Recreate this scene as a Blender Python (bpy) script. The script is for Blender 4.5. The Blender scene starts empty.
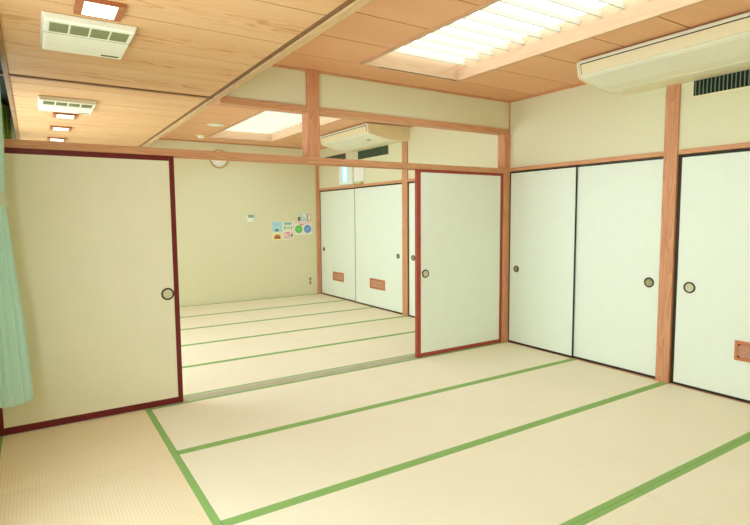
import bpy, bmesh, math, random
from mathutils import Vector, Matrix
random.seed(7)
SC = bpy.context.scene
COL = SC.collection

# ------------------------------------------------------------------ materials
def srgb(r, g, b):
    f = lambda c: (c/255/12.92) if c/255 <= .04045 else ((c/255+.055)/1.055)**2.4
    return (f(r), f(g), f(b), 1)

def base_mat(name, col, rough=.6, metal=0., spec=.3):
    m = bpy.data.materials.new(name); m.use_nodes = True
    b = m.node_tree.nodes['Principled BSDF']
    b.inputs['Base Color'].default_value = col
    b.inputs['Roughness'].default_value = rough
    b.inputs['Metallic'].default_value = metal
    b.inputs['Specular IOR Level'].default_value = spec
    return m, m.node_tree, b

def node(t, kind, **kw):
    n = t.nodes.new(kind)
    for k, v in kw.items(): setattr(n, k, v)
    return n

def ramp(t, stops):
    r = node(t, 'ShaderNodeValToRGB')
    e = r.color_ramp.elements
    while len(e) > len(stops): e.remove(e[-1])
    while len(e) < len(stops): e.new(1)
    for q, (p, c) in zip(e, stops): q.position = p; q.color = c
    return r

def mottled(name, c1, c2, scale=30, rough=.7, bump=.0, detail=3, spec=.3, metal=0.):
    m, t, b = base_mat(name, c1, rough, metal, spec)
    tc = node(t, 'ShaderNodeTexCoord')
    n = node(t, 'ShaderNodeTexNoise'); n.inputs['Scale'].default_value = scale; n.inputs['Detail'].default_value = detail
    t.links.new(tc.outputs['Object'], n.inputs['Vector'])
    r = ramp(t, [(.3, c1), (.7, c2)])
    t.links.new(n.outputs['Fac'], r.inputs['Fac']); t.links.new(r.outputs['Color'], b.inputs['Base Color'])
    if bump:
        bp = node(t, 'ShaderNodeBump'); bp.inputs['Strength'].default_value = bump; bp.inputs['Distance'].default_value = .002
        t.links.new(n.outputs['Fac'], bp.inputs['Height']); t.links.new(bp.outputs['Normal'], b.inputs['Normal'])
    return m

def wood(name, light, dark, axis=2, rings=26, along=.7, rough=.5, knot=.5, spec=.3):
    """straight grain running along an axis, with drawn-out figure"""
    m, t, b = base_mat(name, light, rough, 0, spec)
    L = t.links.new
    tc = node(t, 'ShaderNodeTexCoord'); oi = node(t, 'ShaderNodeObjectInfo')
    add = node(t, 'ShaderNodeVectorMath', operation='ADD')
    sc = node(t, 'ShaderNodeVectorMath', operation='SCALE'); sc.inputs['Scale'].default_value = 7.3
    cb = node(t, 'ShaderNodeCombineXYZ')
    for k in range(3): L(oi.outputs['Random'], cb.inputs[k])
    L(cb.outputs[0], sc.inputs[0]); L(tc.outputs['Object'], add.inputs[0]); L(sc.outputs[0], add.inputs[1])
    mp = node(t, 'ShaderNodeMapping'); s = [rings*.35]*3; s[axis] = along
    mp.inputs['Scale'].default_value = s
    L(add.outputs[0], mp.inputs['Vector'])
    n = node(t, 'ShaderNodeTexNoise'); n.inputs['Scale'].default_value = 1; n.inputs['Detail'].default_value = 1.5
    n.inputs['Distortion'].default_value = knot
    L(mp.outputs[0], n.inputs['Vector'])
    mu = node(t, 'ShaderNodeMath', operation='MULTIPLY'); mu.inputs[1].default_value = 9
    L(n.outputs['Fac'], mu.inputs[0])
    fr = node(t, 'ShaderNodeMath', operation='FRACT'); L(mu.outputs[0], fr.inputs[0])
    r1 = ramp(t, [(0, (0, 0, 0, 1)), (.75, (.6, .6, .6, 1)), (.92, (1, 1, 1, 1)), (1, (0, 0, 0, 1))])
    L(fr.outputs[0], r1.inputs['Fac'])
    mp2 = node(t, 'ShaderNodeMapping'); s2 = [180]*3; s2[axis] = 3
    mp2.inputs['Scale'].default_value = s2; L(add.outputs[0], mp2.inputs['Vector'])
    n2 = node(t, 'ShaderNodeTexNoise'); n2.inputs['Scale'].default_value = 1; n2.inputs['Detail'].default_value = 2
    L(mp2.outputs[0], n2.inputs['Vector'])
    mx = node(t, 'ShaderNodeMath', operation='MULTIPLY_ADD'); mx.inputs[1].default_value = .65
    L(r1.outputs['Color'], mx.inputs[0])
    sm = node(t, 'ShaderNodeMath', operation='MULTIPLY'); sm.inputs[1].default_value = .35
    L(n2.outputs['Fac'], sm.inputs[0]); L(sm.outputs[0], mx.inputs[2])
    r2 = ramp(t, [(0, light), (1, dark)])
    L(mx.outputs[0], r2.inputs['Fac']); L(r2.outputs['Color'], b.inputs['Base Color'])
    return m

def board_wood(name, light, mid, dark, pitch, y0, rough=.5, contrast=1.):
    """ceiling boards running along X, each with its own cathedral figure"""
    m, t, b = base_mat(name, light, rough, 0, .3)
    L = t.links.new
    def M(op, a=None, bb=None, c=None):
        n = node(t, 'ShaderNodeMath', operation=op)
        for i, v in enumerate((a, bb, c)):
            if v is None: continue
            if isinstance(v, (int, float)): n.inputs[i].default_value = v
            else: L(v, n.inputs[i])
        return n.outputs[0]
    tc = node(t, 'ShaderNodeTexCoord'); sx = node(t, 'ShaderNodeSeparateXYZ'); L(tc.outputs['Object'], sx.inputs[0])
    q = M('DIVIDE', M('SUBTRACT', sx.outputs[1], y0), pitch)
    idx = M('FLOOR', q); loc = M('SUBTRACT', M('FRACT', q), .5)
    wn = node(t, 'ShaderNodeTexWhiteNoise', noise_dimensions='1D'); L(idx, wn.inputs['W'])
    off = M('MULTIPLY', wn.outputs['Value'], 40)
    cb = node(t, 'ShaderNodeCombineXYZ')
    L(M('MULTIPLY_ADD', sx.outputs[0], .9, off), cb.inputs[0]); L(M('MULTIPLY', loc, 2.2), cb.inputs[1]); L(off, cb.inputs[2])
    n = node(t, 'ShaderNodeTexNoise'); n.inputs['Scale'].default_value = 1.; n.inputs['Detail'].default_value = 4; n.inputs['Roughness'].default_value = .55
    L(cb.outputs[0], n.inputs['Vector'])
    lc = M('ADD', loc, M('MULTIPLY', M('SUBTRACT', wn.outputs['Value'], .5), .25))
    d = M('ADD', M('MULTIPLY', M('MULTIPLY', lc, lc), 3.2), M('MULTIPLY', n.outputs['Fac'], 1.1))
    fr = M('FRACT', M('MULTIPLY', d, 8))
    r1 = ramp(t, [(0, (0, 0, 0, 1)), (.6, (.35, .35, .35, 1)), (.9, (1, 1, 1, 1)), (1, (0, 0, 0, 1))]); L(fr, r1.inputs['Fac'])
    # the figure shows most in the heart of the board
    heart = M('SUBTRACT', 1, M('MULTIPLY', M('ABSOLUTE', lc), 2.2)); heart = M('MAXIMUM', heart, .12)
    fig = M('MULTIPLY', M('MULTIPLY', r1.outputs['Color'], heart), contrast)
    mp = node(t, 'ShaderNodeMapping'); mp.inputs['Scale'].default_value = (3, 150, 3); L(tc.outputs['Object'], mp.inputs['Vector'])
    n2 = node(t, 'ShaderNodeTexNoise'); n2.inputs['Scale'].default_value = 1; L(mp.outputs[0], n2.inputs['Vector'])
    n3 = node(t, 'ShaderNodeTexNoise'); n3.inputs['Scale'].default_value = .8; n3.inputs['Detail'].default_value = 1; L(cb.outputs[0], n3.inputs['Vector'])
    tot = M('ADD', M('ADD', fig, M('MULTIPLY', n2.outputs['Fac'], .22)), M('MULTIPLY_ADD', n3.outputs['Fac'], .7, -.3))
    r2 = ramp(t, [(0, light), (.5, mid), (1, dark)]); L(tot, r2.inputs['Fac']); L(r2.outputs['Color'], b.inputs['Base Color'])
    return m

def tatami_mat(name, c1, c2, axis):
    m, t, b = base_mat(name, c1, .65, 0, .25)
    L = t.links.new
    tc = node(t, 'ShaderNodeTexCoord'); sx = node(t, 'ShaderNodeSeparateXYZ'); L(tc.outputs['Object'], sx.inputs[0])
    cross = sx.outputs[1 if axis == 0 else 0]
    a = node(t, 'ShaderNodeMath', operation='MULTIPLY'); a.inputs[1].default_value = 2*math.pi/.016; L(cross, a.inputs[0])
    s = node(t, 'ShaderNodeMath', operation='SINE'); L(a.outputs[0], s.inputs[0])
    mp = node(t, 'ShaderNodeMapping'); sc = [14, 14, 1]; sc[axis] = 260; sc[1-axis] = 30
    mp.inputs['Scale'].default_value = sc; L(tc.outputs['Object'], mp.inputs['Vector'])
    n = node(t, 'ShaderNodeTexNoise'); n.inputs['Scale'].default_value = 1; L(mp.outputs[0], n.inputs['Vector'])
    n2 = node(t, 'ShaderNodeTexNoise'); n2.inputs['Scale'].default_value = 2.2; L(tc.outputs['Object'], n2.inputs['Vector'])
    k = node(t, 'ShaderNodeMath', operation='MULTIPLY_ADD'); k.inputs[1].default_value = .19; L(s.outputs[0], k.inputs[0]); 
    k2 = node(t, 'ShaderNodeMath', operation='MULTIPLY_ADD'); k2.inputs[1].default_value = .5; L(n.outputs['Fac'], k2.inputs[0]); L(k.outputs[0], k2.inputs[2])
    k3 = node(t, 'ShaderNodeMath', operation='MULTIPLY'); k3.inputs[1].default_value = .5; L(n2.outputs['Fac'], k3.inputs[0]); L(k3.outputs[0], k.inputs[2])
    r = ramp(t, [(.2, c1), (.85, c2)]); L(k2.outputs[0], r.inputs['Fac']); L(r.outputs['Color'], b.inputs['Base Color'])
    bp = node(t, 'ShaderNodeBump'); bp.inputs['Strength'].default_value = .25; bp.inputs['Distance'].default_value = .0015
    L(s.outputs[0], bp.inputs['Height']); L(bp.outputs['Normal'], b.inputs['Normal'])
    return m

def emit(name, col, strength):
    m = bpy.data.materials.new(name); m.use_nodes = True; t = m.node_tree
    t.nodes.remove(t.nodes['Principled BSDF'])
    e = node(t, 'ShaderNodeEmission'); e.inputs[0].default_value = col; e.inputs[1].default_value = strength
    t.links.new(e.outputs[0], t.nodes['Material Output'].inputs[0])
    return m

M = {}
M['plaster'] = mottled('plaster', srgb(224, 221, 188), srgb(219, 216, 182), 140, .85, .04, spec=.1)
M['paper'] = mottled('fusuma_paper', srgb(228, 237, 222), srgb(226, 235, 220), 9, .6, .05, spec=.2)
M['paper_shaded'] = mottled('fusuma_paper_shaded', srgb(226, 221, 192), srgb(223, 218, 188), 5, .6, .05, spec=.2)  # tan tone puts the dimmer light on the curtain-side screen into its colour
M['lacquer'] = mottled('red_lacquer', srgb(112, 26, 26), srgb(98, 20, 22), 12, .35, 0, spec=.35)
M['black'] = mottled('black_lacquer', srgb(48, 40, 24), srgb(38, 30, 18), 12, .4)
M['post'] = wood('post_wood', srgb(216, 160, 118), srgb(184, 118, 80), 2, 40, 1.1)
M['beam_x'] = wood('beam_wood_x', srgb(212, 162, 118), srgb(186, 126, 86), 0, 40, 1.1)
M['beam_y'] = wood('beam_wood_y', srgb(218, 166, 122), srgb(192, 130, 90), 1, 40, 1.1)
M['well_x'] = wood('pale_wood_x', srgb(208, 174, 138), srgb(196, 154, 116), 0, 30, 1)
M['well_y'] = wood('pale_wood_y', srgb(208, 174, 138), srgb(196, 154, 116), 1, 30, 1)
M['slat'] = mottled('pale_slat', srgb(204, 201, 182), srgb(196, 192, 170), 40)
M['dark_wood_shade'] = wood('dark_batten_gap_shade', srgb(132, 92, 52), srgb(104, 68, 36), 0, 30, 1)
M['lacquer_pale'] = mottled('pale_red_lacquer', srgb(168, 76, 60), srgb(154, 66, 50), 12, .4, 0, spec=.3)  # paler, more orange red for the frame of the corner screen
M['rail_wood'] = wood('curtain_rail_wood', srgb(160, 118, 72), srgb(128, 88, 50), 1, 30, 1)
M['edge_wood'] = wood('ceiling_edge_wood', srgb(206, 172, 124), srgb(176, 138, 94), 1, 30, 1)
M['board_low'] = board_wood('cedar_board', srgb(214, 172, 124), srgb(205, 155, 104), srgb(178, 120, 72), .47, -.08, contrast=.85)
M['board_low_far'] = board_wood('cedar_board_far', srgb(214, 172, 124), srgb(205, 155, 104), srgb(178, 120, 72), .47, .17, contrast=.6)
M['board_high'] = board_wood('red_cedar_board', srgb(230, 176, 132), srgb(222, 164, 120), srgb(202, 138, 96), .464, -.40, contrast=.25)
M['gap'] = mottled('gap_dark', srgb(70, 44, 24), srgb(60, 38, 20), 10)
M['tat_x'] = tatami_mat('tatami_weave_x', srgb(230, 221, 192), srgb(238, 231, 206), 0)
M['tat_y'] = tatami_mat('tatami_weave_y', srgb(226, 207, 170), srgb(236, 220, 186), 1)
M['heri'] = mottled('green_border_cloth', srgb(146, 184, 108), srgb(130, 170, 94), 160, .7, .2, spec=.15)
M['sill'] = wood('sill_wood', srgb(206, 204, 176), srgb(188, 186, 158), 0, 30, 1)
M['subfloor'] = wood('subfloor_wood', srgb(214, 190, 146), srgb(196, 166, 120), 0, 20, 1)
M['ivory'] = mottled('ivory_plastic', srgb(229, 228, 204), srgb(225, 223, 198), 20, .4, 0, spec=.4)
M['ivory_warm'] = mottled('warm_ivory_plastic', srgb(234, 222, 184), srgb(230, 218, 178), 20, .45, 0, spec=.4)
M['white'] = mottled('white_plastic', srgb(240, 242, 232), srgb(236, 238, 228), 20, .4, 0, spec=.4)
M['grille'] = mottled('olive_grille', srgb(158, 160, 112), srgb(140, 142, 96), 220, .6)
M['grille_slot'] = mottled('grille_slot', srgb(112, 116, 76), srgb(98, 102, 64), 60, .7)
M['dark'] = mottled('dark_void', srgb(26, 36, 28), srgb(18, 26, 20), 20, .8)
M['vane'] = mottled('vent_vane', srgb(128, 146, 118), srgb(110, 128, 102), 40, .5, 0, metal=.2)
M['metal'] = mottled('pull_metal', srgb(76, 72, 48), srgb(58, 54, 34), 60, .35, 0, metal=.6)
M['dish_pale'] = mottled('pull_dish_pale', srgb(206, 204, 170), srgb(196, 192, 156), 40, .4)
M['dish_olive'] = mottled('pull_dish_olive', srgb(160, 158, 112), srgb(140, 138, 92), 40, .4, 0, metal=.3)
M['vent_wood'] = wood('vent_wood', srgb(206, 134, 84), srgb(182, 104, 60), 1, 40, 1)
M['lampwood'] = wood('lamp_wood', srgb(176, 110, 66), srgb(140, 76, 42), 0, 40, 1)
M['aqua'] = mottled('aqua_curtain_cloth', srgb(226, 252, 248), srgb(216, 246, 240), 120, .85, .1, spec=.1)
M['green_cloth'] = mottled('green_curtain_cloth', srgb(120, 138, 62), srgb(98, 118, 48), 60, .9, .1, spec=.05)
M['lace'] = mottled('lace_cloth', srgb(238, 238, 218), srgb(230, 230, 208), 90, .9, .1, spec=.1)
M['box_dark'] = mottled('curtain_box_dark_green', srgb(26, 46, 28), srgb(20, 36, 22), 8, .7)  # very dark green, even over the whole top of the recess
M['alu'] = mottled('aluminium', srgb(190, 190, 182), srgb(178, 178, 170), 50, .4, 0, metal=.7)
M['gold'] = mottled('gold_rim', srgb(206, 174, 100), srgb(190, 156, 84), 40, .35, 0, metal=.4)
M['ink'] = mottled('ink', srgb(60, 60, 56), srgb(50, 50, 46), 40)
for nm, c in dict(p_white=(240, 238, 228), p_blue=(178, 222, 232), p_yellow=(240, 232, 166), p_red=(206, 120, 92), p_teal=(126, 196, 180), p_pink=(240, 206, 204),
                  p_green=(110, 204, 110), p_cobalt=(116, 156, 214), p_grey=(120, 140, 130), p_rose=(224, 130, 120), p_ltgreen=(170, 224, 166), p_ltblue=(170, 196, 232),
                  lcd=(134, 176, 146), p_cyan=(206, 232, 230)).items():
    M[nm] = mottled('print_'+nm, srgb(*c), srgb(*[max(0, v-5) for v in c]), 80, .6)
M['sky_emit'] = emit('fluorescent_diffuser', (.87, 1, 1.04, 1), 3.0)
M['lamp_emit'] = emit('downlight_diffuser', (1, .98, .88, 1), 4.0)
M['exit_emit'] = emit('exit_sign_glow', (.42, 1, .92, 1), .85)
M['exit_core'] = emit('exit_sign_core', (.8, 1, .97, 1), 1.3)
g = bpy.data.materials.new('window_glass'); g.use_nodes = True
t = g.node_tree; t.nodes.remove(t.nodes['Principled BSDF'])
tr = node(t, 'ShaderNodeBsdfTransparent'); gl = node(t, 'ShaderNodeBsdfGlossy'); gl.inputs['Roughness'].default_value = .02
mixn = node(t, 'ShaderNodeMixShader'); mixn.inputs[0].default_value = .06
t.links.new(tr.outputs[0], mixn.inputs[1]); t.links.new(gl.outputs[0], mixn.inputs[2]); t.links.new(mixn.outputs[0], t.nodes['Material Output'].inputs[0])
M['glass'] = g

# ------------------------------------------------------------------ mesh helpers
class MB:
    def __init__(self, f=None): self.bm = bmesh.new(); self.f = f or (lambda p: p)
    def _v(self, p): return self.bm.verts.new(self.f(p))
    def box(self, x0, x1, y0, y1, z0, z1):
        v = [self._v((x, y, z)) for z in (z0, z1) for y in (y0, y1) for x in (x0, x1)]
        for q in ((0, 2, 3, 1), (4, 5, 7, 6), (0, 1, 5, 4), (2, 6, 7, 3), (0, 4, 6, 2), (1, 3, 7, 5)):
            self.bm.faces.new([v[i] for i in q])
        return self
    def prism(self, poly, a0, a1, order):
        """poly of (p, q) extruded along a; order maps (p, q, a) to xyz"""
        A = [self._v(order(p, q, a0)) for p, q in poly]; B = [self._v(order(p, q, a1)) for p, q in poly]
        self.bm.faces.new(A); self.bm.faces.new(B[::-1])
        for i in range(len(poly)):
            j = (i+1) % len(poly); self.bm.faces.new((A[i], A[j], B[j], B[i]))
        return self
    def lathe(self, prof, c, u, v, n, seg=32):
        """profile of (r, h) around axis n at centre c; u, v span the plane"""
        c, u, v, n = map(Vector, (c, u, v, n)); rings = []
        for r, h in prof:
            if r < 1e-6: rings.append([self._v(tuple(c+n*h))]); continue
            rings.append([self._v(tuple(c+u*(r*math.cos(2*math.pi*k/seg))+v*(r*math.sin(2*math.pi*k/seg))+n*h)) for k in range(seg)])
        for a, b in zip(rings, rings[1:]):
            for k in range(seg):
                q = [a[k % len(a)], a[(k+1) % len(a)], b[(k+1) % len(b)], b[k % len(b)]]
                q = list(dict.fromkeys(q))
                if len(q) > 2: self.bm.faces.new(q)
        return self
    def build(self, name, mat, parent=None, bevel=0, smooth=False, seg=2):
        bmesh.ops.recalc_face_normals(self.bm, faces=self.bm.faces)
        off = Vector((0, 0, 0)); p = parent
        while p: off += p.location; p = p.parent
        bmesh.ops.translate(self.bm, verts=self.bm.verts, vec=-off)
        me = bpy.data.meshes.new(name); self.bm.to_mesh(me); self.bm.free()
        me.materials.append(mat)
        o = bpy.data.objects.new(name, me); COL.objects.link(o)
        if parent: o.parent = parent
        if smooth:
            for f in me.polygons: f.use_smooth = True
        if bevel:
            b = o.modifiers.new('bevel', 'BEVEL'); b.width = bevel; b.segments = seg; b.limit_method = 'ANGLE'
        return o

def tag(o, label, cat, group=None):
    o['label'] = label; o['category'] = cat
    if group: o['group'] = group
    return o
def thing(name, loc, label, cat, group=None):
    o = bpy.data.objects.new(name, None); o.empty_display_size = .1; COL.objects.link(o); o.location = loc
    return tag(o, label, cat, group)
def struct(o, label=None):
    o['kind'] = 'structure'
    if label: o['label'] = label
    return o
def dup(o, loc, label):
    c = o.copy(); COL.objects.link(c); c.location = loc; c['label'] = label
    for ch in list(o.children):
        d = ch.copy(); COL.objects.link(d); d.parent = c
        for g_ in list(ch.children):
            e = g_.copy(); COL.objects.link(e); e.parent = d
    return c

# ------------------------------------------------------------------ room dimensions
XR, XL = 0.0, -4.70          # face of the cupboard wall, inner line of the window side
YF, YB = 4.61, -4.62         # far wall, wall behind the camera
ZC, ZD = 2.655, 2.335        # high ceiling, lowered ceiling
XE = -3.172                  # edge of the lowered ceiling
KZ0, KZ1 = 1.880, 1.928      # lintel over the sliding screens
BZ0, BZ1 = 2.298, 2.352      # upper beam

struct(MB().box(-5.0, .2, YB-.1, YF+.1, -.14, -.055).build('floor', M['subfloor']))
struct(MB().box(-5.0, .2, YF, YF+.1, -.1, ZC+.3).build('wall_far', M['plaster']))
struct(MB().box(-5.0, .2, YB-.1, YB, -.1, ZC+.3).build('wall_back', M['plaster']))
b = MB(); b.box(.003, .2, YB, YF, 1.90, ZC+.3); b.box(.075, .2, YB, YF, -.1, 1.90)
struct(b.build('wall_right', M['plaster']))
# window side: wall with two unseen openings, sized for the daylight they let in, curtain box above
W = [(-3.9, -1.4), (.40, 4.3)]; WZ0, WZ1 = .42, 2.10
b = MB()
b.box(-5.0, -4.84, YB, YF, -.1, WZ0); b.box(-5.0, -4.84, YB, YF, WZ1, ZC+.3)
ys = [YB, W[0][0], W[0][1], W[1][0], W[1][1], YF]
for k in (0, 2, 4): b.box(-5.0, -4.84, ys[k], ys[k+1], WZ0, WZ1)
struct(b.build('wall_left', M['plaster']))
for k, (a, c) in enumerate(W):
    f = MB(); f.box(-4.96, -4.86, a, a+.05, WZ0, WZ1); f.box(-4.96, -4.86, c-.05, c, WZ0, WZ1)
    f.box(-4.96, -4.86, a, c, WZ0, WZ0+.05); f.box(-4.96, -4.86, a, c, WZ1-.05, WZ1)
    m_ = (a+c)/2; f.box(-4.94, -4.88, m_-.03, m_+.03, WZ0, WZ1)
    w = struct(f.build('window_%d' % (k+1), M['alu']))
    MB().box(-4.915, -4.909, a+.05, c-.05, WZ0+.05, WZ1-.05).build('pane', M['glass'], w)

# ------------------------------------------------------------------ ceilings
def boards(bm, x0, x1, y0, y1, z, ref, pitch, gap=.011, th=.012):
    k = math.floor((y0-ref)/pitch)-1
    while ref+k*pitch < y1:
        a, c = max(y0, ref+k*pitch+gap/2), min(y1, ref+(k+1)*pitch-gap/2)
        if c-a > .004: bm.box(x0, x1, a, c, z, z+th)
        k += 1
SX0, SX1 = -2.11, -1.11
SN, SF = (-3.75, -.45), (.50, 4.05)
hi = MB()
for (ya, yb, (s0, s1), rf) in ((YB, 0, SN, -.40), (0, YF, SF, .40)):
    boards(hi, XE, SX0, ya, yb, ZC, rf, .464); boards(hi, SX1, .05, ya, yb, ZC, rf, .464)
    boards(hi, SX0, SX1, ya, s0, ZC, rf, .464); boards(hi, SX0, SX1, s1, yb, ZC, rf, .464)
ceil = struct(hi.build('ceiling', M['board_high']))
bk = MB()
bk.box(-5.0, SX0-.03, YB, YF, ZC+.0121, ZC+.03); bk.box(SX1+.03, .05, YB, YF, ZC+.0121, ZC+.03)
for a, c in ((YB, SN[0]-.03), (SN[1]+.03, SF[0]-.03), (SF[1]+.03, YF)): bk.box(SX0-.03, SX1+.03, a, c, ZC+.0121, ZC+.03)
bk.build('backing', M['gap'], ceil)
lo = MB(); boards(lo, -4.506, XE-.080, YB, -.056, ZD, -.08, .47, gap=.009)
low = struct(lo.build('ceiling_lowered', M['board_low']), 'lowered cedar board ceiling over the nearer room')
MB().box(-4.506, XE-.05, YB, -.055, ZD+.0121, ZD+.03).build('backing', M['gap'], low)
lo = MB(); boards(lo, -4.506, XE-.080, -.012, YF, ZD, .17, .47, gap=.009)
low2 = struct(lo.build('ceiling_lowered', M['board_low_far']), 'lowered cedar board ceiling over the farther room')
MB().box(-4.506, XE-.05, -.012, YF, ZD+.0121, ZD+.03).build('backing', M['gap'], low2)
TN = [0]
def trim(bm, mat, label, bevel=.002):
    TN[0] += 1
    return struct(bm.build('trim_%d' % TN[0], mat, bevel=bevel), label)
# edge of the lowered ceiling
e = MB(); e.box(XE-.050, XE, YB, YF, ZD-.012, ZC); trim(e, M['edge_wood'], 'long wooden edge board of the lowered ceiling')
e = MB(); e.box(XE-.078, XE-.050, YB, YF, ZD-.002, ZD+.03); trim(e, M['dark_wood_shade'], 'dark batten beside the edge board of the lowered ceiling')
e = MB(); e.box(-4.535, -4.506, YB, YF, ZD-.012, ZD+.31); trim(e, M['rail_wood'], 'wooden ceiling edge by the curtains')
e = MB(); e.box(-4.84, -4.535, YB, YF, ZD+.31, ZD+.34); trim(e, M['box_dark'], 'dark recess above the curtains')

# ------------------------------------------------------------------ posts, beams and rails
def post(y0, y1, z1=ZC): return MB().box(-.018, .075, y0, y1, -.055, z1)
trim(post(-1.860, -1.750), M['post'], 'wooden wall post between the white doors of the nearer room', .003)
trim(post(1.835, 1.955), M['post'], 'wooden wall post in the farther room', .003)
trim(MB().box(-.050, .075, 4.574, 4.609, -.055, ZC), M['post'], 'wooden corner post beside the wall with posters', .003)
trim(MB().box(-.084, .075, -.0515, .0515, -.055, BZ0), M['post'], 'wooden post in the corner where the screens end', .003)
trim(MB().box(-.008, .02, -.045, -.02, BZ0, ZC), M['post'], 'thin wooden strip in the upper corner', .002)
trim(MB().box(-2.437, -2.322, -.058, .055, KZ1, ZC), M['post'], 'short wooden post standing on the lintel', .003)
trim(MB().box(-4.80, -4.697, -.055, .075, -.055, ZD), M['post'], 'post behind the pale curtain', .003)
# lintel with two grooves on its underside
k = MB(); k.box(-4.68, 0, -.055, .10, KZ0+.012, KZ1); 
for a, c in ((-.055, -.038), (.008, .022), (.068, .10)): k.box(-4.68, 0, a, c, KZ0-.004, KZ0+.012)
trim(k, M['beam_x'], 'long wooden lintel over the red framed screens')
trim(MB().box(XE+.002, -.02, -.052, .052, BZ0, BZ1), M['beam_x'], 'upper wooden beam of the open transom')
trim(MB().box(-4.84, XE-.05, -.052, -.016, ZD-.008, BZ1), M['dark_wood_shade'], 'thin beam across the lowered ceiling')  # wood darkened so its colour carries the shadow gap along the partition
struct(MB().box(XE, 0.0, -.034, .034, BZ1, ZC).build('wall_partition', M['plaster']))
# ceiling line mouldings
for (x0, x1, y0, y1) in ((XE, -2.44, -.05, -.034), (-2.32, 0, -.05, -.034), (XE, 0, YF-.02, YF), (XE, 0, .034, .05)):
    trim(MB().box(x0, x1, y0, y1, ZC-.018, ZC), M['beam_x'], None, .001)
for (y0, y1) in ((YB, -1.868), (-1.757, -.05), (.05, 1.835), (1.955, 4.574)):
    trim(MB().box(-.01, .01, y0, y1, ZC-.018, ZC), M['beam_y'], None, .001)
    trim(MB().box(-.018, .075, y0, y1, 1.898, 1.935), M['beam_y'], None, .001)
# floor track between the rooms
s = MB(); s.box(-4.68, 0, -.030, .10, -.055, -.004)
for a, c in ((-.030, -.024), (-.001, .010), (.036, .048), (.072, .10)): s.box(-4.68, 0, a, c, -.004, .003)
trim(s, M['sill'], 'pale grooved floor track between the rooms', .0005)
trim(MB().box(-4.84, -4.702, YB, YF, -.055, .004), M['subfloor'], 'wooden floor strip by the windows', .001)
trim(MB().box(-.0005, .075, YB, YF, -.055, .003), M['beam_y'], 'wooden threshold under the white doors', .001)

# ------------------------------------------------------------------ tatami mats
def mat(x0, x1, y0, y1, axis, label, sides=(1, 1)):
    g_ = .0012; x0 += g_; x1 -= g_; y0 += g_; y1 -= g_
    r = thing('tatami_mat', ((x0+x1)/2, (y0+y1)/2, -.055), label, 'tatami mat', 'tatami mats on the floor')
    MB().box(x0, x1, y0, y1, -.055, 0).build('weave', M['tat_x' if axis == 0 else 'tat_y'], r, .002)
    bw = .031
    for s_, on in zip((0, 1), sides):
        if not on: continue
        if axis == 0:
            a, c = (y0-.0004, y0+bw) if s_ == 0 else (y1-bw, y1+.0004)
            MB().box(x0, x1, a, c, -.05, .0012).build('border', M['heri'], r, .0008)
        else:
            a, c = (x0-.0004, x0+bw) if s_ == 0 else (x1-bw-.008, x1+.0004)
            MB().box(a, c, y0, y1, -.05, .0012).build('border', M['heri'], r, .0008)
    return r
XM, XJ, XW = -3.762, -1.885, -.006
rows = [-.031, -.93, -1.828, -2.722, -3.62, -4.615]
rn = ['touching the floor track', 'second back from the floor track', 'third back from the floor track', 'fourth back from the floor track', 'fifth back from the floor track']
for i in range(5):
    mat(XJ, XW, rows[i+1], rows[i], 0, 'straw mat by the nearer white doors, ' + rn[i])
    mat(XM, XJ, rows[i+1], rows[i], 0, 'straw mat in the middle of the nearer room, ' + rn[i])
for (a, c, nm) in ((-.95, -.031, 'half-size straw mat at the foot of the wide screen by the curtain'), (-2.83, -.95, 'lengthwise ribbed straw mat on the window side, nearest the viewer'), (-4.615, -2.83, 'lengthwise straw mat on the window side, behind the viewer')):
    mat(-4.70, XM, a, c, 1, nm)
rowf = [.101, .969, 1.863, 2.757, 3.635, 4.605]
rf_ = ['first beyond the floor track', 'second beyond the floor track', 'third beyond the floor track', 'second from the far wall', 'along the foot of the far wall']
for i in range(5):
    mat(XJ, XW, rowf[i], rowf[i+1], 0, 'straw mat by the farther white doors, ' + rf_[i])
    mat(XM, XJ, rowf[i], rowf[i+1], 0, 'straw mat in the middle of the farther room, ' + rf_[i])
for (a, c, nm) in ((.101, 1.9, 'lengthwise straw mat hidden behind the wide red framed screen'), (1.9, 4.605, 'lengthwise straw mat by the windows of the farther room')):
    mat(-4.70, XM, a, c, 1, nm)

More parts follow.
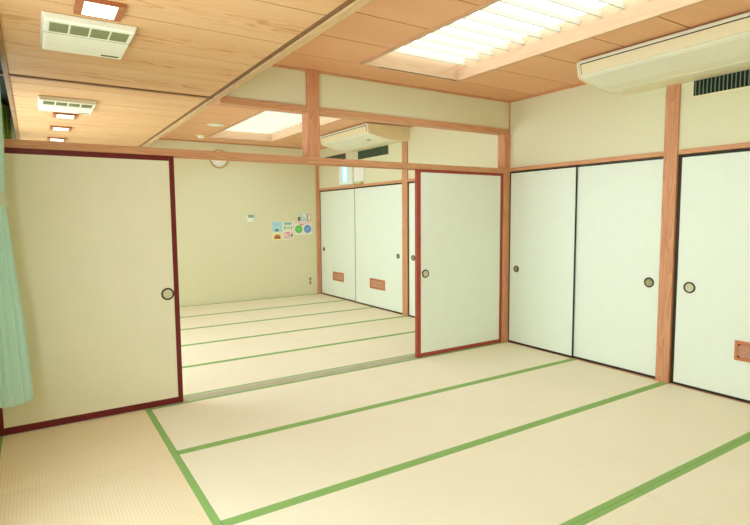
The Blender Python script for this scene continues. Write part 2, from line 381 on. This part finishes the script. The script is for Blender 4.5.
# ------------------------------------------------------------------ sliding screens
def screen(name, org, u, n, w, h, th, paper, frame, fw, label, group, pull=None, dish='dish_pale', pr_=.045, vent=None, z0=.004):
    """org: lower corner of the front face; u along the width, n out towards the room"""
    u, n, O = Vector(u), Vector(n), Vector(org)
    f = lambda p: tuple(O + u*p[0] + n*p[1] + Vector((0, 0, p[2])))
    r = thing(name, (O.x+u.x*w/2, O.y+u.y*w/2, z0), label, 'sliding door', group)
    sl, sr, bt, tp = fw
    MB(f).box(sl*.7, w-sr*.7, -th+.003, -.003, z0+.01, h-.01).build('panel', M[paper], r)
    MB(f).box(0, sl, -th, 0, z0, h).build('stile', M[frame], r, .002)
    MB(f).box(w-sr, w, -th, 0, z0, h).build('stile', M[frame], r, .002)
    MB(f).box(sl, w-sr, -th, 0, h-tp, h).build('top_rail', M[frame], r, .002)
    MB(f).box(sl, w-sr, -th, 0, z0, z0+bt).build('bottom_rail', M[frame], r, .002)
    up = (0, 0, 1)
    if pull:
        c = O + u*pull[0] + Vector((0, 0, pull[1])); R = pr_
        q = MB().lathe([(R*.74, -.004), (R*.74, .002), (R*.80, .006), (R*.93, .006), (R, .001), (R, -.004)], c, u, up, n).build('pull_ring', M['metal'], r, smooth=True)
        MB().lathe([(0, -.0025), (R*.5, -.0025), (R*.70, -.001), (R*.76, .001)], c, u, up, n).build('pull_dish', M[dish], q, smooth=True)
    if vent:
        a, c, v0, v1, det = vent; e_ = .022
        fr = MB(f); fr.box(a, c, -.004, .006, v0, v0+e_); fr.box(a, c, -.004, .006, v1-e_, v1); fr.box(a, a+e_, -.004, .006, v0+e_, v1-e_); fr.box(c-e_, c, -.004, .006, v0+e_, v1-e_)
        V = fr.build('vent', M['vent_wood'], r, .0015)
        ns = 9; sl_ = MB(f); st = (v1-v0-2*e_)/ns
        for k_ in range(ns): sl_.box(a+e_, c-e_, -.003, .003, v0+e_+k_*st+st*.18, v0+e_+k_*st+st*.82)
        sl_.build('vent_slats', M['vent_wood'], V)
        MB(f).box(a+e_, c-e_, -.0038, -.0032, v0+e_, v1-e_).build('vent_opening', M['gap'], V)
        if det:
            for (su, sv) in ((a+.03, v0+.03), (a+.03, v1-.03), (c-.03, v0+.03), (c-.03, v1-.03)):
                MB().lathe([(.006, .004), (.006, .0085), (0, .0095)], O+u*su+Vector((0, 0, sv)), u, up, n, 12).build('screw', M['ink'], V, smooth=True)
    return r
HS = KZ0 + .004
G1, G2 = 'red framed screens between the rooms', 'white sliding doors along the cupboard wall'
screen('sliding_screen', (-4.695, -.034, 0), (1, 0, 0), (0, -1, 0), 1.170, HS, .034, 'paper_shaded', 'lacquer', (.035, .036, .048, .044), 'wide cream screen with dark red frame, standing beside the pale aqua curtain', G1, (1.088, .852), 'dish_pale', .046)
screen('sliding_screen', (-1.266, -.034, 0), (1, 0, 0), (0, -1, 0), 1.180, HS, .034, 'paper', 'lacquer_pale', (.050, .034, .040, .036), 'pale screen with red frame, standing against the post in the room corner', G1, (.108, .846), 'dish_pale', .042)
HD = 1.889
bf = (.011, .011, .020, .012)
screen('sliding_screen', (.000, -.056, 0), (0, -1, 0), (-1, 0, 0), .85, HD, .015, 'paper', 'black', bf, 'plain white black-edged door meeting the room corner, pull at its corner edge', G2, (.105, .834), 'dish_olive', .036)
screen('sliding_screen', (.016, -.884, 0), (0, -1, 0), (-1, 0, 0), .872, HD, .015, 'paper', 'black', bf, 'plain white black-edged door whose pull is close to the tall wall post', G2, (.762, .833), 'dish_olive', .044)
screen('sliding_screen', (.004, -1.870, 0), (0, -1, 0), (-1, 0, 0), 1.31, HD, .015, 'paper', 'black', (.020, .011, .020, .016), 'white door under the big air conditioner, slatted wooden vent cut by the picture edge', G2, (.118, .826), 'dish_pale', .046, (.468, .878, .312, .462, True))
screen('sliding_screen', (.016, 4.572, 0), (0, -1, 0), (-1, 0, 0), 1.279, HD, .015, 'paper', 'black', bf, 'white door with small wooden vent, next to the wall with posters', G2, (.120, .838), 'dish_olive', .036, (.455, .842, .300, .455, False))
screen('sliding_screen', (.000, 3.31, 0), (0, -1, 0), (-1, 0, 0), 1.352, HD, .015, 'paper', 'black', bf, 'white door with wooden vent, pull beside the farther room\'s wall post', G2, (1.228, .845), 'dish_olive', .036, (.455, .880, .298, .455, False))
screen('sliding_screen', (.000, 1.833, 0), (0, -1, 0), (-1, 0, 0), .90, HD, .015, 'paper', 'black', (.018, .011, .020, .012), 'narrow visible strip of white door between farther wall post and red screen', G2, (.115, .842), 'dish_olive', .04)
screen('sliding_screen', (.016, .946, 0), (0, -1, 0), (-1, 0, 0), .888, HD, .015, 'paper', 'black', bf, 'white door hidden behind the red framed screen at the corner post', G2, (.79, .842), 'dish_olive', .04)

# ------------------------------------------------------------------ ceiling light wells
def light_well(y0, y1, y_first, step, label):
    r = thing('ceiling_light', ((SX0+SX1)/2, (y0+y1)/2, ZC), label, 'ceiling light', 'large recessed ceiling lights')
    zt = 2.83; th = .024
    MB().box(SX1-.003, SX1+th, y0-th, y1+th, ZC-.012, zt).build('side_board', M['well_y'], r, .0015)
    MB().box(SX0-th, SX0+.003, y0-th, y1+th, ZC-.012, zt).build('side_board', M['well_y'], r, .0015)
    MB().box(SX0, SX1, y1-.003, y1+th, ZC-.012, zt).build('end_board', M['well_x'], r, .0015)
    MB().box(SX0, SX1, y0-th, y0+.003, ZC-.012, zt).build('end_board', M['well_x'], r, .0015)
    MB().box(SX0+.14, SX1-.02, y1-.006, y1+.006, ZC-.0135, ZC-.0115).build('gap_line', M['dark'], r)
    MB().box(SX0, SX1, y0, y1, 2.815, 2.82).build('diffuser', M['sky_emit'], r)
    y = y_first
    while y0+.05 < y < y1-.03:
        MB().box(SX0+.002, SX1-.002, y-.005, y+.005, 2.750, 2.79).build('slat', M['slat'], r)
        y += step
    return r
light_well(SN[0], SN[1], -.55, -.168, 'big bright slatted ceiling light over the nearer room')
light_well(SF[0], SF[1], 3.95, -.168, 'bright slatted ceiling light seen through the transom, in the farther room')

# ------------------------------------------------------------------ small square downlights
def downlight(x, y, label):
    r = thing('downlight', (x, y, ZD), label, 'ceiling light', 'small wood framed ceiling lamps')
    X0, X1, Y0, Y1 = x-.094, x+.094, y-.095, y+.095; z0, z1 = ZD-.018, ZD
    f = MB()
    i = .030
    f.box(X0, X0+i, Y0, Y1, z0, z1); f.box(X1-i, X1, Y0, Y1, z0, z1); f.box(X0+i, X1-i, Y0, Y0+i*.4, z0, z1); f.box(X0+i, X1-i, Y1-i*.4, Y1, z0, z1)
    f.build('frame', M['lampwood'], r, .001)
    MB().box(X0+i, X1-i, Y0+i*.4, Y1-i*.4, z0+.001, z0+.006).build('diffuser', M['lamp_emit'], r)
    return r
dl = downlight(-4.134, -1.535, 'wood framed lamp above the nearer room, ahead of the larger ceiling heater')
for (x, y, l) in ((-4.14, 1.29, 'wood framed lamp just behind the far ceiling heater, first in the row of three'), (-4.145, 2.06, 'wood framed lamp in the middle of the far row of three'), (-4.15, 2.92, 'smallest-looking wood framed lamp, last of the row, just above the lintel')):
    dup(dl, (x, y, ZD), l)

# ------------------------------------------------------------------ ceiling heaters
def heater(y0, y1, label):
    X0, X1 = -4.350, -3.955
    r = thing('ceiling_heater', ((X0+X1)/2, (y0+y1)/2, ZD), label, 'ceiling heater', 'flat ivory ceiling units')
    z0 = ZD-.035; yy = lambda q: y0+(y1-y0)*q
    MB().prism([(X0+.012, z0), (X1-.012, z0), (X1, ZD), (X0, ZD)], y0, y1, lambda p, q, a: (p, a, q)).build('housing', M['ivory'], r, .006)
    MB().box(X0+.012, X1-.012, yy(.375), yy(.382), z0-.0012, z0+.002).build('seam', M['grille'], r)
    xs = [X0+.028+(X1-X0-.056)*k_/4 for k_ in range(5)]
    for k_ in range(4):
        gq = MB().box(xs[k_]+.004, xs[k_+1]-.004, yy(.06), yy(.325), z0-.0015, z0+.004).build('grille', M['grille'], r)
        q = MB(); n_ = 9
        for j in range(n_):
            a = yy(.07)+(yy(.315)-yy(.07))*j/n_; q.box(xs[k_]+.007, xs[k_+1]-.007, a+.004, a+.009, z0-.0022, z0-.001)
        q.build('slots', M['grille_slot'], gq)
    MB().box(X1-.115, X1-.030, yy(.885), yy(.93), z0-.0015, z0+.003).build('name_strip', M['grille_slot'], r)
    return r
heater(-1.365, -.86, 'flat ivory heater on the lowered ceiling of the nearer room')
heater(.52, .985, 'flat ivory ceiling heater seen beyond the transom, in the farther room')

# ------------------------------------------------------------------ ceiling hung air conditioners
def aircon(y0, y1, label, flip):
    XF = -.69
    prof = [(.004, ZC-.006), (XF, ZC-.012), (XF-.002, ZC-.03), (XF+.026, 2.522), (XF+.05, 2.508), (-.42, 2.462), (-.27, 2.448), (.004, 2.458)]
    r = thing('air_conditioner', (-.33, (y0+y1)/2, 2.448), label, 'air conditioner', 'ceiling hung air conditioners')
    cap = .018
    MB().prism(prof, y0+cap, y1-cap, lambda p, q, a: (p, a, q)).build('housing', M['ivory'], r, .006)
    big = [(p-.003 if p < 0 else p, q-.002) for p, q in prof]; big[0] = (.004, ZC-.004)
    for a, c in ((y0, y0+cap), (y1-cap, y1)):
        MB().prism(big, a, c, lambda p, q, a_: (p, a_, q)).build('side_cap', M['ivory_warm'], r, .005)
    # slot and outlet flap on the sloping front
    def fx(z, o): 
        s_ = (ZC-.03-z)/(ZC-.03-2.522); return XF-.002+.028*s_-o
    slot = [(fx(2.617, .0015), 2.617), (fx(2.617, -.01), 2.617), (fx(2.534, -.01), 2.534), (fx(2.534, .0015), 2.534)]
    MB().prism(slot, y0+.035, y1-.035, lambda p, q, a: (p, a, q)).build('air_slot', M['dark'], r)
    flap = [(fx(2.610, .006), 2.609), (fx(2.610, -.006), 2.609), (fx(2.537, -.006), 2.534), (fx(2.537, .006), 2.534)]
    MB().prism(flap, y0+.042, y1-.042, lambda p, q, a: (p, a, q)).build('flap', M['ivory_warm'], r, .002)
    # intake lid seam under the body
    MB().prism([(-.30, 2.4515), (-.296, 2.4515), (-.296, 2.447), (-.30, 2.447)], y0+.03, y1-.03, lambda p, q, a: (p, a, q)).build('lid_seam', M['ivory_warm'], r)
    MB().prism([(-.06, 2.4575), (-.18, 2.4545), (-.18, 2.4505), (-.06, 2.4535)], y0+.06, y1-.06, lambda p, q, a: (p, a, q)).build('intake_lid', M['ivory_warm'], r, .002)
    if flip: yb = y0+.30; MB().box(-.50, -.46, yb-.03, yb+.03, 2.468, 2.476).build('badge', M['grille'], r)
    return r
aircon(-2.93, -1.39, 'big ivory air conditioner under the ceiling of the nearer room', False)
aircon(1.79, 3.15, 'ivory air conditioner seen through the transom in the farther room', True)

# ------------------------------------------------------------------ wall vents under the air conditioners
def wall_vent(y0, y1, z0, z1, label, n_):
    r = thing('wall_vent', (.008, (y0+y1)/2, z0), label, 'vent', 'slatted vents high on the wall')
    e_ = .016
    f = MB()
    f.box(-.006, .012, y0, y1, z0, z0+e_); f.box(-.006, .012, y0, y1, z1-e_, z1); f.box(-.006, .012, y0, y0+e_, z0+e_, z1-e_); f.box(-.006, .012, y1-e_, y1, z0+e_, z1-e_)
    f.build('frame', M['ivory_warm'], r)
    MB().box(.0010, .0026, y0+e_-.003, y1-e_+.003, z0+e_-.003, z1-e_+.003).build('opening', M['dark'], r)
    for k_ in range(n_):
        a = y0+e_+(y1-y0-2*e_)*(k_+.5)/n_
        MB().box(-.0045, .0008, a-.0036, a+.0036, z0+e_, z1-e_).build('vane', M['vane'], r)
    return r
wall_vent(-2.86, -1.945, 2.325, 2.478, 'slatted wall vent below the big air conditioner of the nearer room', 31)
wall_vent(2.29, 3.20, 2.315, 2.495, 'slatted wall vent half hidden under the farther air conditioner, towards the wall post', 30)
wall_vent(3.55, 4.45, 2.315, 2.495, 'slatted wall vent in the farther room, closest to the wall with posters', 30)

# ------------------------------------------------------------------ exit sign and lamp over the far doors
r = thing('exit_sign', (-.03, 3.50, 1.96), 'glowing cyan and white exit sign over the farther white doors', 'exit sign')
MB().box(-.06, .008, 3.28, 3.72, 1.955, 2.27).build('housing', M['white'], r, .006)
MB().box(-.064, -.055, 3.40, 3.61, 1.985, 2.25).build('lit_face', M['exit_emit'], r)
MB().box(-.067, -.060, 3.45, 3.55, 2.0, 2.235).build('lit_figure', M['exit_core'], r)
r = thing('emergency_light', (-.03, 3.10, 1.98), 'plain white box on the wall next to the glowing exit sign', 'emergency light')
MB().box(-.05, .008, 2.96, 3.24, 1.985, 2.265).build('housing', M['white'], r, .006)
MB().box(-.053, -.045, 2.99, 3.21, 2.01, 2.24).build('cover', M['p_white'], r, .002)
r = thing('door_sensor', (-.02, 3.2, 1.935), 'small dark bracket on the rail below the exit sign', 'sensor')
MB().box(-.022, .006, 3.06, 3.30, 1.9352, 1.950).build('bracket', M['gold'], r, .002)
MB().box(-.030, .002, 3.02, 3.08, 1.9354, 1.965).build('eye', M['gold'], r, .003)

# ------------------------------------------------------------------ smoke detector and flat round lamp on the high ceiling
U, V_, DN = (1, 0, 0), (0, 1, 0), (0, 0, -1)
r = thing('smoke_detector', (-2.26, 3.96, ZC), 'small white smoke detector on the farther high ceiling', 'smoke detector')
MB().lathe([(0, 0), (.065, 0), (.065, .012), (.058, .018), (0, .018)], (-2.26, 3.96, ZC), U, V_, DN).build('base', M['ivory_warm'], r, smooth=True)
MB().lathe([(.045, .018), (.045, .034), (.034, .046), (0, .048)], (-2.26, 3.96, ZC), U, V_, DN).build('cap', M['white'], r, smooth=True)
r = thing('ceiling_lamp', (-2.33, 2.96, ZC), 'flat round pale fitting on the farther ceiling, beside the slatted light', 'ceiling fitting')
MB().lathe([(0, 0), (.115, 0), (.115, .008), (.108, .013), (.092, .013), (.092, .009), (0, .009)], (-2.33, 2.96, ZC), U, V_, DN, 40).build('rim', M['ivory_warm'], r, smooth=True)
MB().lathe([(.090, .0092), (.088, .012), (0, .014)], (-2.33, 2.96, ZC), U, V_, DN, 40).build('cover', M['white'], r, smooth=True)

# ------------------------------------------------------------------ wall clock
cx, cz, yw = -1.81, 2.383, YF
r = thing('wall_clock', (cx, yw, cz), 'round white wall clock with gold rim, half hidden by the lintel', 'clock')
N_ = (0, -1, 0); UP = (0, 0, 1)
MB().lathe([(0, 0), (.148, 0), (.148, .022), (.142, .030), (.134, .028), (.130, .018), (0, .018)], (cx, yw, cz), U, UP, N_, 48).build('rim', M['gold'], r, smooth=True)
fc = MB().lathe([(.131, .0185), (0, .0188)], (cx, yw, cz), U, UP, N_, 48).build('dial', M['white'], r)
b = MB()
for k_ in range(12):
    a = k_*math.pi/6; c_, s_ = math.cos(a), math.sin(a)
    p = (cx+.112*s_, cz+.112*c_); b.box(p[0]-.004, p[0]+.004, yw-.0205, yw-.0186, p[1]-.009, p[1]+.009)
b.build('hour_marks', M['p_grey'], fc)
def hand(name, ang, ln, w_):
    c_, s_ = math.cos(ang), math.sin(ang)
    f = lambda p: (cx+p[0]*c_+p[2]*s_, p[1], cz-p[0]*s_+p[2]*c_)
    MB(f).box(-w_, w_, yw-.0235, yw-.0215, -.02, ln).build(name, M['ink'], r)
hand('hour_hand', -.35, .07, .004); hand('minute_hand', .1, .10, .003)

# ------------------------------------------------------------------ fittings and posters on the far wall
def plate(name, label, cat, x0, x1, z0, z1, th, matn, group=None):
    r_ = thing(name, ((x0+x1)/2, YF, z0), label, cat, group)
    MB().box(x0, x1, YF-th, YF, z0, z1).build('plate', M[matn], r_, min(.004, th*.4))
    def add(nm, a, c, e_, g_, matk, o=.0012, bev=0):
        return MB().box(a, c, YF-th-o, YF-th+.0006, e_, g_).build(nm, M[matk], r_, bev)
    return r_, add
r, add = plate('wall_switch', 'white thermostat with green display alone on the far wall', 'thermostat', -1.362, -1.232, 1.345, 1.475, .022, 'white')
add('display', -1.348, -1.246, 1.420, 1.466, 'lcd'); add('buttons', -1.33, -1.265, 1.375, 1.385, 'p_white', .002)
r, add = plate('light_switch', 'plain beige switch plate on the far wall above the middle poster', 'switch', -.675, -.605, 1.355, 1.490, .012, 'ivory_warm')
add('rocker', -.655, -.625, 1.38, 1.465, 'ivory', .004, .001)
r, add = plate('wall_remote', 'small dark control left of the pale panel on the far wall', 'remote control', -.415, -.380, 1.355, 1.425, .016, 'ink')
add('buttons', -.408, -.387, 1.365, 1.395, 'p_grey')
r, add = plate('control_panel', 'pale blue-white control panel above the poster with two circles', 'control panel', -.350, -.255, 1.345, 1.500, .02, 'p_cyan')
add('display', -.325, -.282, 1.43, 1.48, 'white'); add('buttons', -.33, -.277, 1.365, 1.39, 'p_ltblue')
r, add = plate('switch_panel', 'beige framed switch nearest the corner post on the far wall', 'switch', -.235, -.165, 1.345, 1.480, .012, 'gold')
add('rocker', -.224, -.176, 1.36, 1.468, 'ivory', .004, .001)
r, add = plate('power_outlet', 'pale power outlet low on the far wall by the corner post', 'outlet', -.245, -.155, .175, .335, .010, 'ivory_warm')
add('socket', -.222, -.178, .262, .318, 'p_grey', .0015); add('socket', -.222, -.178, .192, .248, 'p_grey', .0015)
def poster(label, x0, x1, z0, z1): return plate('wall_poster', label, 'poster', x0, x1, z0, z1, .0025, 'p_white', 'paper notices on the far wall')
o_ = .0012
r, add = poster('notice with blue upper half and yellow lower half, first of the row', -.918, -.722, 1.022, 1.345)
add('blue_field', -.912, -.728, 1.165, 1.340, 'p_blue'); add('yellow_field', -.912, -.728, 1.028, 1.150, 'p_yellow')
add('picture', -.862, -.792, 1.175, 1.215, 'p_grey', .002); add('dark_roof', -.850, -.805, 1.200, 1.212, 'ink', .0026); add('title_line', -.87, -.77, 1.29, 1.302, 'p_ltblue', .002)
q = MB(); cxx, czz = -.818, 1.045
q.prism([(cxx-.062, czz)]+[(cxx-.062*math.cos(math.pi*k_/14), czz+.075*math.sin(math.pi*k_/14)**.6) for k_ in range(1, 14)]+[(cxx+.062, czz)], YF-.0046, YF-.0030, lambda p, z_, a: (p, a, z_)).build('red_arch', M['p_red'], r)
for k_ in range(3): add('dark_spot', cxx-.04+k_*.032, cxx-.022+k_*.032, 1.05, 1.075, 'gap', .0028)
r, add = poster('notice with teal banner over pink field, middle of the row', -.715, -.515, 1.028, 1.345)
add('teal_banner', -.690, -.545, 1.290, 1.330, 'p_teal'); add('lower_sheet', -.700, -.525, 1.045, 1.165, 'p_pink')
add('green_mark', -.692, -.660, 1.205, 1.265, 'p_green'); add('red_mark', -.560, -.538, 1.205, 1.260, 'p_rose'); add('green_box', -.640, -.575, 1.215, 1.262, 'p_ltgreen')
add('red_title', -.650, -.585, 1.135, 1.160, 'p_rose', .002); add('dark_mark', -.612, -.590, 1.085, 1.110, 'p_grey', .002); add('dark_mark', -.560, -.530, 1.085, 1.120, 'ink', .002); add('text_line', -.690, -.60, 1.06, 1.068, 'p_grey', .002)
r, add = poster('notice with a green circle and a blue circle', -.488, -.150, 1.105, 1.345)
add('pink_title', -.38, -.31, 1.275, 1.300, 'p_rose'); add('pink_band', -.478, -.16, 1.302, 1.338, 'p_pink')
for (cc, mm, m2) in ((-.405, 'p_green', 'p_ltgreen'), (-.232, 'p_cobalt', 'p_ltblue')):
    c_ = MB().lathe([(.074, 0), (.074, .0012), (0, .0014)], (cc, YF-.0025, 1.208), U, UP, N_, 32).build('circle', M[mm], r)
    MB().box(cc-.03, cc+.03, YF-.0050, YF-.0036, 1.212, 1.222).build('circle_text', M[m2], c_); MB().box(cc-.022, cc+.03, YF-.0050, YF-.0036, 1.190, 1.199).build('circle_text', M[m2], c_)

# ------------------------------------------------------------------ curtains
def bunch(prof, c, amp, pleats, phase=0., seg=160, power=1.):
    """gathered cloth: profile rows of (z, rx, ry, dx, amp scale) with vertical pleats"""
    bm = MB(); rings = []
    for (z, rx, ry, dx, am) in prof:
        ring = []
        for k_ in range(seg):
            a = 2*math.pi*k_/seg
            w_ = 1+am*amp*math.sin(pleats*a+phase+.6*math.sin(a*2+z*.7))
            ring.append(bm._v((c[0]+dx+rx*w_*math.cos(a), c[1]+ry*w_*math.sin(a), z+ .006*math.sin(pleats*a+phase))))
        rings.append(ring)
    for a, b_ in zip(rings, rings[1:]):
        for k_ in range(seg):
            j = (k_+1) % seg; bm.bm.faces.new((a[k_], a[j], b_[j], b_[k_]))
    return bm
r = thing('curtain', (-4.62, -.27, .29), 'pale aqua curtain tied back at the picture edge, beside the wide screen', 'curtain')
P = [(.29, .110, .110, .014, 1), (.45, .104, .108, .011, 1), (.8, .096, .10, .004, 1), (1.15, .076, .085, -.002, .9), (1.40, .062, .07, -.002, .7), (1.50, .056, .06, 0, .4), (1.57, .056, .06, 0, .4),
     (1.65, .060, .07, -.001, .7), (1.9, .066, .09, -.004, 1), (2.2, .070, .10, -.010, 1), (2.50, .070, .10, -.012, 1)]
bunch(P, (-4.62, -.27), .14, 11).build('cloth', M['aqua'], r, smooth=True)
bunch([(1.495, .077, .08, 0, .12), (1.52, .074, .076, 0, .12), (1.56, .066, .07, 0, .12), (1.585, .062, .066, 0, .12)], (-4.62, -.27), .1, 6).build('tie_band', M['lace'], r, smooth=True)
r = thing('curtain', (-4.655, 2.75, .3), 'olive green curtain glimpsed in the farther room above the lintel', 'curtain')
bunch([(.3, .08, .20, 0, 1), (1.2, .08, .20, 0, 1), (2.3, .075, .25, 0, 1), (2.60, .07, .25, 0, 1)], (-4.655, 2.75), .1, 14, seg=200).build('cloth', M['green_cloth'], r, smooth=True)
r = thing('curtain', (-4.588, 3.75, .3), 'whitish lace curtain glimpsed beyond the green curtain', 'curtain')
bunch([(.3, .045, .30, 0, 1), (1.2, .045, .30, 0, 1), (2.3, .045, .45, 0, 1), (2.60, .04, .45, 0, 1)], (-4.588, 3.75), .07, 18, seg=240).build('cloth', M['lace'], r, smooth=True)

# ------------------------------------------------------------------ daylight outside the windows
w = bpy.data.worlds.new('World'); SC.world = w; w.use_nodes = True
bg = w.node_tree.nodes['Background']; bg.inputs[0].default_value = (.85, 1, 1.09, 1); bg.inputs[1].default_value = 6.6
for k, (a, c) in enumerate(W):      # sampling portals in the window openings (they give no light of their own)
    ld = bpy.data.lights.new('window_portal', 'AREA'); ld.shape = 'RECTANGLE'; ld.size = WZ1-WZ0; ld.size_y = c-a; ld.cycles.is_portal = True
    lo_ = bpy.data.objects.new('window_portal', ld); COL.objects.link(lo_)
    lo_.location = (-4.97, (a+c)/2, (WZ0+WZ1)/2); lo_.rotation_euler = (0, -math.pi/2, 0)

# ------------------------------------------------------------------ camera
def axes(yaw, pitch, roll):
    cy, sy, cp, sp = math.cos(yaw), math.sin(yaw), math.cos(pitch), math.sin(pitch)
    f = Vector((sy*cp, cy*cp, -sp)); r_ = Vector((cy, -sy, 0)); u_ = r_.cross(f); c, s = math.cos(roll), math.sin(roll)
    return r_*c+u_*s, u_*c-r_*s, f
R_, U_, F_ = axes(.5708, .0857, -.0082)
cd = bpy.data.cameras.new('camera'); cam = bpy.data.objects.new('camera', cd); COL.objects.link(cam)
cd.sensor_width = 36; cd.lens = 529.636*36/750; cd.clip_start = .02
mw = Matrix.Identity(4)
for i in range(3): mw[i][0], mw[i][1], mw[i][2] = R_[i], U_[i], -F_[i]
mw[0][3], mw[1][3], mw[2][3] = -4.4256, -4.1893, 1.4147
cam.matrix_world = mw
SC.camera = cam

# daylight glows through thin curtain cloth
for nm in ('aqua', 'lace'):
    tt = M[nm].node_tree; pb = tt.nodes['Principled BSDF']
    tl = node(tt, 'ShaderNodeBsdfTranslucent'); mx_ = node(tt, 'ShaderNodeMixShader'); mx_.inputs[0].default_value = .55
    src = pb.inputs['Base Color'].links[0].from_socket
    tt.links.new(src, tl.inputs[0]); tt.links.new(pb.outputs[0], mx_.inputs[1]); tt.links.new(tl.outputs[0], mx_.inputs[2])
    tt.links.new(mx_.outputs[0], tt.nodes['Material Output'].inputs[0])
SC.view_settings.view_transform = 'Standard'; SC.view_settings.look = 'None'
SC.view_settings.exposure = 0.2; SC.view_settings.gamma = 1; SC.view_settings.use_curve_mapping = False
SC.cycles.max_bounces = 14; SC.cycles.diffuse_bounces = 10; SC.cycles.use_denoising = True
SC.cycles.sample_clamp_indirect = 8
